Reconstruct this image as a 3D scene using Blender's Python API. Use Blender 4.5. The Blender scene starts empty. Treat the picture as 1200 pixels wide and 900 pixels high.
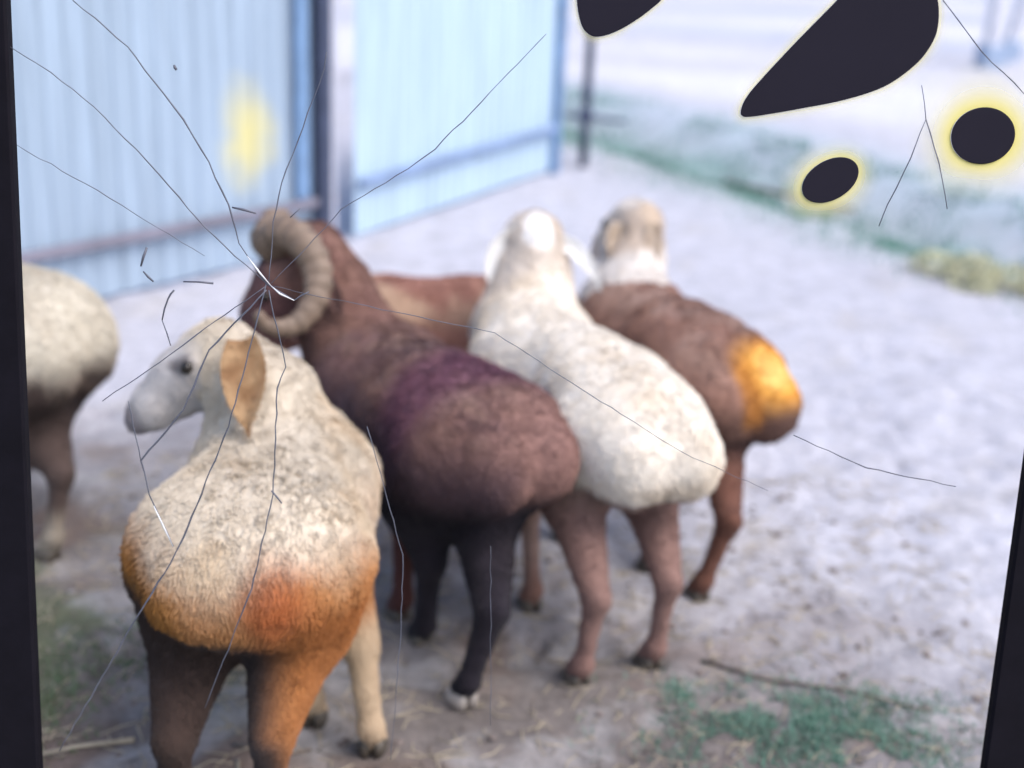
import bpy, math, random
import numpy as np
from mathutils import Vector, Matrix

random.seed(7)
RNG = np.random.default_rng(11)
SC = bpy.context.scene
COL = SC.collection

# ------------------------------------------------------------------ camera, world, sun, exposure
cam = bpy.data.cameras.new('camera')
cam.sensor_width = 36.0
cam.lens = 1529.0 / 1200.0 * 36.0
cam.clip_start = 0.05
cam.clip_end = 600.0
cam_o = bpy.data.objects.new('camera', cam)
COL.objects.link(cam_o)
PITCH, ROLL, CAM_H = math.radians(19.8), 0.045, 1.9
fw = Vector((0, math.cos(PITCH), -math.sin(PITCH)))
up = Vector((0, math.sin(PITCH), math.cos(PITCH)))
rt = Vector((1, 0, 0))
cx = rt * math.cos(ROLL) + up * math.sin(ROLL)
cy = -rt * math.sin(ROLL) + up * math.cos(ROLL)
cz = -fw
cam_o.matrix_world = Matrix(((cx.x, cy.x, cz.x, 0), (cx.y, cy.y, cz.y, 0), (cx.z, cy.z, cz.z, CAM_H), (0, 0, 0, 1)))
cam.dof.use_dof = True
cam.dof.focus_distance = 2.1
cam.dof.aperture_fstop = 1.5
SC.camera = cam_o

SUN_EL, SUN_AZ = math.radians(54), math.radians(122)      # azimuth clockwise from +Y (away from the camera)
world = bpy.data.worlds.new('World')
SC.world = world
world.use_nodes = True
wn = world.node_tree
wn.nodes.clear()
wo = wn.nodes.new('ShaderNodeOutputWorld')
bg = wn.nodes.new('ShaderNodeBackground')
sky = wn.nodes.new('ShaderNodeTexSky')
sky.sky_type = 'NISHITA'
sky.sun_disc = False
sky.sun_elevation = SUN_EL
sky.sun_rotation = SUN_AZ
sky.air_density = 1.0
sky.dust_density = 3.0
bg.inputs['Strength'].default_value = 0.15
wn.links.new(sky.outputs[0], bg.inputs[0])
wn.links.new(bg.outputs[0], wo.inputs[0])
sun = bpy.data.lights.new('sun', 'SUN')
sun.energy = 1.1
sun.angle = math.radians(40)
sun.color = (1.0, 0.975, 0.94)
sun_o = bpy.data.objects.new('sun', sun)
COL.objects.link(sun_o)
sd = Vector((math.sin(SUN_AZ) * math.cos(SUN_EL), math.cos(SUN_AZ) * math.cos(SUN_EL), math.sin(SUN_EL)))
sun_o.rotation_euler = sd.to_track_quat('Z', 'Y').to_euler()
sun_o.location = (3, 6, 8)
SC.view_settings.view_transform = 'Standard'
SC.view_settings.look = 'None'
SC.view_settings.exposure = 0.88
SC.view_settings.gamma = 1.0

# ------------------------------------------------------------------ helpers
def props(o, label=None, cat=None, group=None, kind=None):
    if label: o['label'] = label
    if cat: o['category'] = cat
    if group: o['group'] = group
    if kind: o['kind'] = kind
    return o

def empty(name, loc, rz=0.0):
    o = bpy.data.objects.new(name, None)
    o.location = loc
    o.rotation_euler = (0, 0, rz)
    o.empty_display_size = 0.1
    COL.objects.link(o)
    return o

def link_mesh(name, me, mat, parent=None):
    o = bpy.data.objects.new(name, me)
    if mat is not None: me.materials.append(mat)
    if parent is not None: o.parent = parent
    COL.objects.link(o)
    return o

class MB:
    """Collects simple shapes and links them as one mesh object."""
    def __init__(self): self.v, self.f = [], []
    def add(self, vs, fs):
        n = len(self.v)
        self.v += [tuple(v) for v in vs]
        self.f += [tuple(i + n for i in f) for f in fs]
    def box(self, c, s, rz=0.0, bevel=0.0):
        hx, hy, hz = s[0] / 2, s[1] / 2, s[2] / 2
        b = min(bevel, hx * .8, hy * .8, hz * .8)
        co, si = math.cos(rz), math.sin(rz)
        def P(x, y, z): return (c[0] + x * co - y * si, c[1] + x * si + y * co, c[2] + z)
        if b <= 0:
            vs = [P(x, y, z) for z in (-hz, hz) for x, y in ((-hx, -hy), (hx, -hy), (hx, hy), (-hx, hy))]
            self.add(vs, [(3, 2, 1, 0), (4, 5, 6, 7), (0, 1, 5, 4), (1, 2, 6, 5), (2, 3, 7, 6), (3, 0, 4, 7)])
            return
        rings = []
        oct_ = [(-hx + b, -hy), (hx - b, -hy), (hx, -hy + b), (hx, hy - b), (hx - b, hy), (-hx + b, hy), (-hx, hy - b), (-hx, -hy + b)]
        for z, k in ((-hz, 1), (-hz + b, 0), (hz - b, 0), (hz, 1)):
            sx, sy = ((hx - b) / hx, (hy - b) / hy) if k else (1, 1)
            rings.append([P(x * sx, y * sy, z) for x, y in oct_])
        vs = [p for r in rings for p in r]
        fs = [tuple(reversed(range(8))), tuple(range(24, 32))]
        for r in range(3):
            for i in range(8):
                j = (i + 1) % 8
                fs.append((r * 8 + i, r * 8 + j, r * 8 + 8 + j, r * 8 + 8 + i))
        self.add(vs, fs)
    def tube(self, pts, rad, n=8, flat=None):
        """Swept tube through pts with one radius per point; flat = (axis, factor) squeezes the section along a direction."""
        pts = [Vector(p) for p in pts]
        if not isinstance(rad, (list, tuple)): rad = [rad] * len(pts)
        vs, fs = [], []
        prev = None
        for i, p in enumerate(pts):
            t = (pts[min(i + 1, len(pts) - 1)] - pts[max(i - 1, 0)]).normalized()
            if prev is None:
                a = Vector((0, 0, 1)) if abs(t.z) < .9 else Vector((1, 0, 0))
                u = t.cross(a).normalized()
            else:
                u = (prev - t * prev.dot(t)).normalized()
            prev = u
            w = t.cross(u)
            for k in range(n):
                an = 2 * math.pi * k / n
                d = (u * math.cos(an) + w * math.sin(an)) * rad[i]
                if flat is not None:
                    ax = Vector(flat[0]).normalized()
                    d = d - ax * d.dot(ax) * (1 - flat[1])
                vs.append(p + d)
        m = len(pts)
        for i in range(m - 1):
            for k in range(n):
                l = (k + 1) % n
                fs.append((i * n + k, i * n + l, i * n + n + l, i * n + n + k))
        fs.append(tuple(reversed(range(n))))
        fs.append(tuple(range((m - 1) * n, m * n)))
        self.add(vs, fs)
    def build(self, name, mat, parent=None, smooth=False):
        me = bpy.data.meshes.new(name)
        me.from_pydata(self.v, [], self.f)
        me.update()
        if smooth: me.polygons.foreach_set('use_smooth', [True] * len(me.polygons))
        return link_mesh(name, me, mat, parent)

_LAT = np.random.default_rng(5).random((64, 64, 64))
def vnoise(P, scale=1.0, off=0.0):
    """Smooth value noise in 0..1 at points P (n x 3)."""
    q = np.asarray(P) * scale + off
    i = np.floor(q).astype(int)
    f = q - i
    f = f * f * (3 - 2 * f)
    out = 0
    for a in (0, 1):
        for b in (0, 1):
            for c in (0, 1):
                w = (f[:, 0] if a else 1 - f[:, 0]) * (f[:, 1] if b else 1 - f[:, 1]) * (f[:, 2] if c else 1 - f[:, 2])
                out = out + w * _LAT[(i[:, 0] + a) % 64, (i[:, 1] + b) % 64, (i[:, 2] + c) % 64]
    return out
def fbm(P, scale, n=4, off=0.0):
    s, a, t = 0, 1.0, 0
    for k in range(n):
        s = s + a * vnoise(P, scale * 2 ** k, off + 7.3 * k)
        t += a
        a *= .5
    return s / t
def smooth(e0, e1, x):
    t = np.clip((x - e0) / (e1 - e0), 0, 1)
    return t * t * (3 - 2 * t)
def mixc(a, b, t):
    t = np.asarray(t)[:, None]
    return a * (1 - t) + np.asarray(b)[None, :] * t

# ------------------------------------------------------------------ materials
def new_mat(name):
    m = bpy.data.materials.new(name)
    m.use_nodes = True
    nt = m.node_tree
    return m, nt, nt.nodes['Principled BSDF']
def N(nt, t, **kw):
    n = nt.nodes.new(t)
    for k, v in kw.items(): setattr(n, k, v)
    return n
def noise_node(nt, scale, detail=4, rough=.6, coord=None, dist=0.0):
    n = N(nt, 'ShaderNodeTexNoise')
    n.inputs['Scale'].default_value = scale
    n.inputs['Detail'].default_value = detail
    n.inputs['Roughness'].default_value = rough
    n.inputs['Distortion'].default_value = dist
    if coord is not None: nt.links.new(coord, n.inputs['Vector'])
    return n
def ramp(nt, fac, stops):
    r = N(nt, 'ShaderNodeValToRGB')
    e = r.color_ramp.elements
    while len(e) < len(stops): e.new(0.5)
    for k, (p, c) in enumerate(stops):
        e[k].position = p
        e[k].color = (*c, 1) if len(c) == 3 else c
    nt.links.new(fac, r.inputs[0])
    return r.outputs[0]
def mix(nt, fac, a, b, mode='MIX'):
    m = N(nt, 'ShaderNodeMix', data_type='RGBA', blend_type=mode)
    for s, x in ((m.inputs[0], fac), (m.inputs[6], a), (m.inputs[7], b)):
        if hasattr(x, 'links'): nt.links.new(x, s)
        elif isinstance(x, tuple): s.default_value = (*x, 1)
        else: s.default_value = x
    return m.outputs[2]
def bump(nt, bsdf, h, strength=.3, dist=.01):
    b = N(nt, 'ShaderNodeBump')
    b.inputs['Strength'].default_value = strength
    b.inputs['Distance'].default_value = dist
    nt.links.new(h, b.inputs['Height'])
    nt.links.new(b.outputs[0], bsdf.inputs['Normal'])
def simple(name, c, rough=.6, metal=0.0, var=.25, scale=14.0, bmp=.15):
    """A colour broken up by two noises, with fine relief."""
    m, nt, b = new_mat(name)
    tc = N(nt, 'ShaderNodeTexCoord').outputs['Object']
    n = noise_node(nt, scale, 5, .65, tc)
    lo = tuple(x * (1 - var) for x in c)
    hi = tuple(min(1, x * (1 + var)) for x in c)
    nt.links.new(ramp(nt, n.outputs[0], [(.3, lo), (.7, hi)]), b.inputs['Base Color'])
    b.inputs['Roughness'].default_value = rough
    b.inputs['Metallic'].default_value = metal
    if bmp: bump(nt, b, noise_node(nt, scale * 6, 3, .6, tc).outputs[0], bmp, .004)
    return m

def attr_mat(name, rough=.85, sheen=.15, bmp=.0):
    m, nt, b = new_mat(name)
    a = N(nt, 'ShaderNodeAttribute', attribute_name='tint')
    nt.links.new(a.outputs['Color'], b.inputs['Base Color'])
    b.inputs['Roughness'].default_value = rough
    b.inputs['Specular IOR Level'].default_value = .25
    if 'Sheen Weight' in b.inputs: b.inputs['Sheen Weight'].default_value = sheen
    if bmp:
        tc = N(nt, 'ShaderNodeTexCoord').outputs['Object']
        bump(nt, b, noise_node(nt, 90, 4, .6, tc).outputs[0], bmp, .004)
    return m
M_WOOL = attr_mat('wool', .9, .1, .4)
M_FIBRE = attr_mat('wool_fibre', .8, .1)
M_SKIN = attr_mat('bare_hide', .7, .1, .2)
M_HOOF = simple('hoof_horn', (.09, .075, .06), .5)
M_HOOF_PALE = simple('pale_hoof', (.45, .4, .36), .5)
M_EYE = simple('eye', (.02, .015, .012), .15, var=.05, bmp=0)
M_BLACK = simple('black_plastic', (.007, .006, .010), .8, var=.2, bmp=.05)
M_BLACK.node_tree.nodes['Principled BSDF'].inputs['Specular IOR Level'].default_value = .12
M_BLOT = simple('dark_ink', (.016, .014, .024), .9, var=.06, scale=6, bmp=0)
M_BLOT.node_tree.nodes['Principled BSDF'].inputs['Specular IOR Level'].default_value = .2
M_CRACK = simple('crack_edge', (.11, .115, .15), .5, var=.4, scale=9, bmp=0)
M_GLINT = simple('white_glint', (.75, .75, .78), .3, var=.2, scale=30, bmp=0)
M_WOOD = simple('dry_wood', (.16, .13, .11), .85, var=.4, scale=30)
M_STRAW = simple('straw', (.42, .36, .27), .8, var=.3, scale=8, bmp=0)
M_STONE = simple('stone', (.30, .28, .28), .9, var=.35, scale=25)
M_POLE = simple('pale_pole', (.60, .60, .66), .7, var=.12, scale=5)
M_STEEL = simple('dark_steel', (.06, .075, .13), .5, .3, .25, 8)
M_BLUE = simple('blue_paint', (.16, .27, .45), .45, .1, .2, 6)
M_RAIL = simple('grey_rail', (.20, .19, .24), .6, .1, .3, 5)
M_RUST = simple('faded_rail', (.22, .30, .48), .6, .1, .3, 5)
M_WHITE = simple('white_trim', (.44, .45, .53), .5, .05, .1, 4)

# ------------------------------------------------------------------ ground
def graded(lo, hi, a, b, step, grow):
    """Coordinates from lo to hi, dense (step) between a and b and growing outwards."""
    mid = list(np.arange(a, b, step))
    left, s, x = [], step, a
    while x > lo:
        s *= grow
        x -= s
        left.append(max(x, lo))
    right, s, x = [], step, mid[-1]
    while x < hi:
        s *= grow
        x += s
        right.append(min(x, hi))
    return np.array(left[::-1] + mid + right)

VERGE = [(-.6, 13.6), (.95, 11.3), (1.75, 9.6), (2.57, 8.0), (3.0, 7.4), (3.9, 6.3), (5.2, 5.0)]
def verge_side(x, y):
    """Signed distance to the verge line, positive beyond it (away from the yard)."""
    best = np.full(np.shape(x), 1e9)
    sign = np.zeros(np.shape(x))
    for (ax, ay), (bx, by) in zip(VERGE[:-1], VERGE[1:]):
        dx, dy = bx - ax, by - ay
        t = np.clip(((x - ax) * dx + (y - ay) * dy) / (dx * dx + dy * dy), 0, 1)
        d = np.hypot(x - ax - t * dx, y - ay - t * dy)
        s = np.where(dx * (y - ay) - dy * (x - ax) > 0, 1.0, -1.0)
        m = d < best
        best = np.where(m, d, best)
        sign = np.where(m, s, sign)
    return best * sign

def ground_z(x, y):
    P = np.stack([x, y, np.zeros_like(x)], 1)
    near = 1 - smooth(4.2, 8.0, y)
    z = (fbm(P, 2.2, 3) - .5) * .05
    z = z + (fbm(P, 9.0, 3, 3.1) - .5) * .045 * (.25 + .75 * near)
    z = z + (fbm(P, 28.0, 2, 9.1) - .5) * .02 * near
    pits = vnoise(P, 6.5, 4.4)
    z = z - .03 * smooth(.68, .9, pits) * near
    d = verge_side(x, y)
    z = z - .10 * np.exp(-((d - .35) / .35) ** 2) + .14 * smooth(.6, 1.3, d)
    return z

gx = graded(-90, 90, -1.9, 1.9, .022, 1.07)
gy = graded(-12, 160, 2.0, 4.6, .022, 1.05)
X, Y = np.meshgrid(gx, gy, indexing='ij')
Zg = ground_z(X.ravel(), Y.ravel())
nx, ny = len(gx), len(gy)
idx = np.arange(nx * ny).reshape(nx, ny)
quads = np.stack([idx[:-1, :-1], idx[1:, :-1], idx[1:, 1:], idx[:-1, 1:]], -1).reshape(-1, 4)
me = bpy.data.meshes.new('ground')
me.vertices.add(nx * ny)
me.vertices.foreach_set('co', np.stack([X.ravel(), Y.ravel(), Zg], 1).ravel())
me.loops.add(quads.size)
me.loops.foreach_set('vertex_index', quads.ravel())
me.polygons.add(len(quads))
me.polygons.foreach_set('loop_start', np.arange(len(quads)) * 4)
me.update(calc_edges=True)
me.polygons.foreach_set('use_smooth', [True] * len(quads))

# earth colour: trampled brown dirt round the flock, pale dust beyond with overexposure painted in, green tint where plants root
GP = np.stack([X.ravel(), Y.ravel(), np.zeros(nx * ny)], 1)
dirt = np.tile(np.array([.180, .160, .154]), (nx * ny, 1))
dust_overexposed = np.array([.46, .46, .52])
n1 = fbm(GP, .9, 4, 1.7)
n2 = fbm(GP, 5.0, 4, 8.2)
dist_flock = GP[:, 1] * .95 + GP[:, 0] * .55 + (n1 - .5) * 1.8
c = mixc(dirt, dust_overexposed, smooth(2.5, 4.5, dist_flock))
c = mixc(c, (.17, .125, .105), smooth(.5, .72, n2) * (1 - smooth(3.0, 4.2, dist_flock)) * .75)
c = mixc(c, (.42, .40, .40), smooth(.58, .75, fbm(GP, 3.0, 4, 5.5)) * .55)
c = mixc(c, (.11, .135, .075), smooth(.44, .62, fbm(GP, 3.4, 4, 2.2)) * smooth(-.35, -.9, GP[:, 0]) * (1 - smooth(3.3, 4.0, GP[:, 1])) * .7)
c = mixc(c, (.36, .35, .36), smooth(.55, .68, fbm(GP, 7.0, 3, 12.2)) * (1 - smooth(3.0, 4.2, dist_flock)) * .6)
vd = verge_side(GP[:, 0], GP[:, 1])
c = mixc(c, (.15, .29, .25), np.exp(-((vd - .3) / .62) ** 2) * np.clip(.25 + 2.2 * (fbm(GP, 1.3, 3, 3.3) - .36), 0, 1))
c = mixc(c, (.20, .34, .32), np.exp(-((vd - 1.3) / .4) ** 2) * np.clip(3 * (fbm(GP, .9, 3, 6.3) - .45), 0, 1) * .8)
c = mixc(c, (.40, .47, .55), np.exp(-((vd - 1.3) / .6) ** 2) * .7)
c = mixc(c, (.60, .60, .65), smooth(1.8, 3.0, vd) * (.35 + .65 * smooth(.4, .6, fbm(GP * np.array([.25, 1, 1]), .8, 3, 6.6))))
c = mixc(c, (.38, .42, .54), smooth(7, 12, vd) * smooth(.45, .62, fbm(GP * np.array([.2, 1, 1]), .28, 3, 2.6)) * .8)
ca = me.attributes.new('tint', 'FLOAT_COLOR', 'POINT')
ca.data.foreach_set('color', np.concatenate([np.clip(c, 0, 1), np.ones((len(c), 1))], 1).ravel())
m, nt, b = new_mat('yard_earth')
a = N(nt, 'ShaderNodeAttribute', attribute_name='tint')
tc = N(nt, 'ShaderNodeTexCoord').outputs['Object']
g1 = noise_node(nt, 38, 6, .7, tc)
g2 = noise_node(nt, 7, 5, .65, tc, .4)
f1 = ramp(nt, g1.outputs[0], [(.3, (.76, .76, .76)), (.5, (.98, .98, .98)), (.72, (1.22, 1.21, 1.2))])
f2 = ramp(nt, g2.outputs[0], [(.32, (.85, .84, .83)), (.68, (1.13, 1.13, 1.13))])
cc = mix(nt, 1.0, mix(nt, 1.0, a.outputs['Color'], f1, 'MULTIPLY'), f2, 'MULTIPLY')
nt.links.new(cc, b.inputs['Base Color'])
b.inputs['Roughness'].default_value = .95
b.inputs['Specular IOR Level'].default_value = .15
bump(nt, b, g1.outputs[0], .5, .012)
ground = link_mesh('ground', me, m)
props(ground, kind='structure')

ZG = Zg.reshape(nx, ny)
def gz(x, y):
    """Height of the ground mesh at x, y (bilinear)."""
    i = min(max(int(np.searchsorted(gx, x)) - 1, 0), nx - 2)
    j = min(max(int(np.searchsorted(gy, y)) - 1, 0), ny - 2)
    u, v = (x - gx[i]) / (gx[i + 1] - gx[i]), (y - gy[j]) / (gy[j + 1] - gy[j])
    return float((ZG[i, j] * (1 - u) + ZG[i + 1, j] * u) * (1 - v) + (ZG[i, j + 1] * (1 - u) + ZG[i + 1, j + 1] * u) * v)

# ------------------------------------------------------------------ corrugated metal fences
def sheet_mat(name, base, glow=None):
    m, nt, b = new_mat(name)
    tc = N(nt, 'ShaderNodeTexCoord').outputs['Object']
    mp = N(nt, 'ShaderNodeMapping')
    mp.inputs['Scale'].default_value = (6.0, 6.0, .35)
    nt.links.new(tc, mp.inputs[0])
    s = noise_node(nt, 3.0, 4, .6, mp.outputs[0])
    col = ramp(nt, s.outputs[0], [(.3, tuple(x * .82 for x in base)), (.7, tuple(min(1, x * 1.12) for x in base))])
    n = noise_node(nt, 22, 5, .7, tc)
    col = mix(nt, ramp(nt, n.outputs[0], [(.6, (0, 0, 0)), (.78, (.45, .45, .45))]), col, tuple(x * .6 for x in base))
    if glow:
        geo = N(nt, 'ShaderNodeNewGeometry').outputs['Position']
        for (cx_, cy_, cz_), (rh, rv), k in glow:
            v = N(nt, 'ShaderNodeVectorMath', operation='SUBTRACT')
            v.inputs[1].default_value = (cx_, cy_, cz_)
            nt.links.new(geo, v.inputs[0])
            w = N(nt, 'ShaderNodeVectorMath', operation='MULTIPLY')
            w.inputs[1].default_value = (1 / rh, 1 / rh, 1 / rv)
            nt.links.new(v.outputs[0], w.inputs[0])
            wob = noise_node(nt, 5.0, 3, .6, geo)
            wv = N(nt, 'ShaderNodeVectorMath', operation='MULTIPLY_ADD')
            nt.links.new(wob.outputs['Color'], wv.inputs[0])
            wv.inputs[1].default_value = (.9, .9, .9)
            nt.links.new(w.outputs[0], wv.inputs[2])
            sub = N(nt, 'ShaderNodeVectorMath', operation='SUBTRACT')
            sub.inputs[1].default_value = (.45, .45, .45)
            nt.links.new(wv.outputs[0], sub.inputs[0])
            w = sub
            l = N(nt, 'ShaderNodeVectorMath', operation='LENGTH')
            nt.links.new(w.outputs[0], l.inputs[0])
            f = ramp(nt, l.outputs['Value'], [(.0, (k,) * 3), (.35, (k * .8,) * 3), (1.0, (0, 0, 0))])
            col = mix(nt, f, col, (.78, .66, .16))  # yellow glow of the screen, painted into the sheet colour
    nt.links.new(col, b.inputs['Base Color'])
    b.inputs['Roughness'].default_value = .5
    b.inputs['Metallic'].default_value = .0
    return m

def corrugated(p0, p1, z0, z1, pitch, depth, mat, parent, name='corrugated_sheet', sheet=1.05):
    """Profiled sheets side by side from p0 to p1, each one an object with its own edges; coordinates local to parent."""
    p0, p1 = Vector(p0), Vector(p1)
    L = (p1 - p0).length
    d = (p1 - p0).normalized()
    nrm = Vector((d.y, -d.x))
    n = max(1, round(L / sheet))
    for k in range(n):
        a, e = k * L / n, (k + 1) * L / n + .02
        steps = []
        t = a
        i = math.floor(a / pitch)
        steps = []
        prof = ((0, 0), (.30, 0), (.42, 1), (.80, 1), (.92, 0))
        while i * pitch < e:
            for f, h in prof:
                q = (i + f) * pitch
                if a <= q <= e: steps.append((q, h))
            i += 1
        def prof_at(q):
            f = (q / pitch) % 1.0
            return 0 if f < .30 else (f - .30) / .12 if f < .42 else 1 if f < .80 else 1 - (f - .80) / .12 if f < .92 else 0
        steps = [(a, prof_at(a))] + [st for st in steps if a + .002 < st[0] < e - .002] + [(e, prof_at(e))]
        zs = [z0, z0 + (z1 - z0) * .33, z0 + (z1 - z0) * .66, z1]
        vs, fs = [], []
        lift = .002 * (k % 2)
        for q, h in steps:
            for z in zs:
                o = h * depth + lift + (random.random() - .5) * .003
                p = p0 + d * q + nrm * o
                vs.append((p.x, p.y, z))
        for s in range(len(steps) - 1):
            for r in range(3):
                fs.append((s * 4 + r, s * 4 + 4 + r, s * 4 + 5 + r, s * 4 + 1 + r))
        me = bpy.data.meshes.new(name)
        me.from_pydata(vs, [], fs)
        o = link_mesh(name, me, mat, parent)
        md = o.modifiers.new('thickness', 'SOLIDIFY')
        md.thickness = .0015

def beam(name, p0, p1, w, h, mat, parent, turn=0.0):
    """A square bar between two points (horizontal) or a post (vertical)."""
    p0, p1 = Vector(p0), Vector(p1)
    mb = MB()
    d = p1 - p0
    if abs(d.z) > max(abs(d.x), abs(d.y)):
        mb.box((p0 + p1) / 2, (w, h, abs(d.z)), turn, .004)
    else:
        mb.box((p0 + p1) / 2, (d.length, w, h), math.atan2(d.y, d.x), .004)
    return mb.build(name, mat, parent)

M_SHEET = sheet_mat('blue_grey_sheet', (.33, .42, .53), [((-1.46, 7.0, .72), (.24, .34), .7)])
M_SHEET_PALE = sheet_mat('pale_blue_sheet', (.43, .56, .69))

C0 = Vector((-1.05, 7.59))
D1 = Vector((1.23, 1.64)).normalized()
W1a, W1b = C0 - D1 * 5.6, C0 - D1 * .10
f1 = empty('fence', (C0.x, C0.y, 0))
props(f1, 'long blue-grey corrugated metal fence with a painted yellow glow beside the dark post', 'fence', 'corrugated metal fences along the yard')
n1v = Vector((D1.y, -D1.x))
a1, b1 = W1a - C0, W1b - C0
corrugated(a1, b1, .02, 2.3, .125, .013, M_SHEET, f1)
o1 = n1v * .055
T1 = math.atan2(D1.y, D1.x)
beam('rail', (a1.x + o1.x, a1.y + o1.y, .305), (b1.x + o1.x, b1.y + o1.y, .305), .04, .05, M_RAIL, f1)
beam('rail', (a1.x + o1.x, a1.y + o1.y, 2.2), (b1.x + o1.x, b1.y + o1.y, 2.2), .04, .05, M_RAIL, f1)
o = C0 - D1 * .36 - C0 + n1v * .05
beam('blue_edge_strip', (o.x, o.y, .34), (o.x, o.y, 2.18), .10, .02, M_BLUE, f1, T1)
o = D1 * -.215 + n1v * .06
beam('post', (o.x, o.y, .0), (o.x, o.y, 2.4), .085, .07, M_STEEL, f1, T1)

D2 = Vector((1.26, 2.59)).normalized()
W2e = Vector((.21, 10.18))
f2 = empty('fence', (C0.x, C0.y, 0))
props(f2, 'paler blue corrugated metal fence running back to the thin gate post', 'fence', 'corrugated metal fences along the yard')
T2 = math.atan2(D2.y, D2.x)
n2v = Vector((D2.y, -D2.x))
a2 = D2 * .13
b2 = W2e - C0
corrugated(a2, b2, .03, 2.3, .125, .013, M_SHEET_PALE, f2)
o2 = n2v * .05
beam('rail', (a2.x + o2.x, a2.y + o2.y, .37), (b2.x + o2.x, b2.y + o2.y, .345), .04, .05, M_RUST, f2)
beam('rail', (a2.x + o2.x, a2.y + o2.y, 2.2), (b2.x + o2.x, b2.y + o2.y, 2.2), .04, .05, M_RUST, f2)
o = D1 * -.15 + n1v * .06
beam('white_edge_trim', (o.x, o.y, .02), (o.x, o.y, 2.4), .05, .05, M_WHITE, f2, T2)
o = b2 + D2 * .03 + n2v * .03
beam('end_post', (o.x, o.y, 0), (o.x, o.y, 2.4), .07, .07, M_BLUE, f2, T2)

gp = empty('gate_post', (.49, 10.5, 0))
props(gp, 'thin dark steel gate post with a crossbar latch, past the end of the pale fence', 'post')
mb = MB(); mb.tube([(0, 0, -.1), (0.004, 0, 1.2), (.0, 0, 2.6)], .035, 12); mb.build('pole', M_STEEL, gp, True)
mb = MB(); mb.tube([(-.16, -.045, .42), (.05, -.045, .41), (.32, -.02, .385)], [.022, .022, .014], 8); mb.build('latch_bar', M_STEEL, gp, True)
mb = MB(); mb.box((0, -.03, .42), (.10, .05, .10), 0, .006); mb.build('latch_bracket', M_STEEL, gp)
mb = MB(); mb.tube([(0, 0, .56), (0, 0, .64)], .045, 12); mb.build('hinge_collar', M_STEEL, gp, True)

M_FOOT = simple('blue_grey_footing', (.30, .38, .52), .7)
# ------------------------------------------------------------------ pale posts at the far right
for (x, y, r, h, lab) in ((6.50, 18.88, .10, 3.4, 'upright pale concrete post at the far right beyond the green verge'),
                          (7.11, 20.05, .09, 3.4, 'leaning pale post right of the upright concrete post in the far corner')):
    p = empty('concrete_post', (x, y, gz(x, y) - .05))
    props(p, lab, 'post', 'pale posts beyond the verge')
    if 'leaning' in lab: p.rotation_euler = (0, .20, 0)
    mb = MB(); mb.box((0, 0, h / 2), (2 * r, 2 * r, h), .2, .02); mb.build('shaft', M_POLE, p)
    mb = MB(); mb.box((0, 0, .12), (3.2 * r, 3.2 * r, .5), .2, .02); mb.build('footing', M_FOOT, p)

# ------------------------------------------------------------------ plants, straw, stones, twigs
def blades_object(name, pts, hgt, wid, mat, label, kind='stuff', cat=None, lean=.5, parent=None, seed=1):
    r = np.random.default_rng(seed)
    V, Fc = [], []
    for (x, y, z) in pts:
        h = hgt * r.uniform(.4, 1.25)
        an = r.uniform(0, 2 * math.pi)
        le = r.normal(0, lean) * h
        dx, dy = math.cos(an), math.sin(an)
        w = wid * r.uniform(.6, 1.3)
        k = len(V)
        V += [(x - dy * w, y + dx * w, z - .004), (x + dy * w, y - dx * w, z - .004),
              (x + dx * le * .4 - dy * w * .7, y + dy * le * .4 + dx * w * .7, z + h * .55),
              (x + dx * le * .4 + dy * w * .7, y + dy * le * .4 - dx * w * .7, z + h * .55),
              (x + dx * le, y + dy * le, z + h)]
        Fc += [(k, k + 1, k + 3, k + 2), (k + 2, k + 3, k + 4)]
    me = bpy.data.meshes.new(name)
    me.from_pydata(V, [], Fc)
    o = link_mesh(name, me, mat, parent)
    props(o, label, cat, None, kind)
    return o
def leaf_mat(name, lo, hi):
    m, nt, b = new_mat(name)
    geo = N(nt, 'ShaderNodeNewGeometry')
    tc = N(nt, 'ShaderNodeTexCoord').outputs['Object']
    n = noise_node(nt, 9, 4, .6, tc)
    col = mix(nt, .5, ramp(nt, geo.outputs['Random Per Island'], [(0, lo), (1, hi)]), ramp(nt, n.outputs[0], [(.3, lo), (.7, hi)]))
    nt.links.new(col, b.inputs['Base Color'])
    b.inputs['Roughness'].default_value = .7
    return m
M_GRASS = leaf_mat('teal_grass', (.075, .165, .125), (.15, .29, .22))
M_VERGE = leaf_mat('verge_grass', (.06, .17, .13), (.14, .30, .24))
M_DRY = leaf_mat('yellow_leaf', (.46, .46, .30), (.66, .64, .44))

r = np.random.default_rng(3)
from mathutils import noise as mnoise
def rough(x, y, s):
    return .5 + .5 * mnoise.fractal(Vector((x * s, y * s, 1.7)), 1.0, 2.0, 3)
pts = []
for _ in range(7500):
    x, y = r.normal(.79, .20), r.normal(2.79, .11)
    if rough(x, y, 9) > .42 - .16 * math.exp(-((x - .8) ** 2 + (y - 2.78) ** 2) / .02): pts.append((x, y, gz(x, y)))
for (cx_, cy_, s, n) in ((.47, 2.93, .03, 220), (1.02, 2.93, .05, 260)):
    for _ in range(n):
        x, y = r.normal(cx_, s), r.normal(cy_, s)
        pts.append((x, y, gz(x, y)))
blades_object('grass_patch', pts, .018, .0018, M_GRASS, 'low teal-green grass patch on the dirt at the lower right', lean=1.0)
pts = []
for _ in range(500):
    x, y = r.normal(-1.05, .10), r.normal(3.0, .10)
    pts.append((x, y, gz(x, y)))
for _ in range(350):
    x, y = r.normal(-1.08, .06), r.normal(2.7, .12)
    pts.append((x, y, gz(x, y)))
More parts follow.
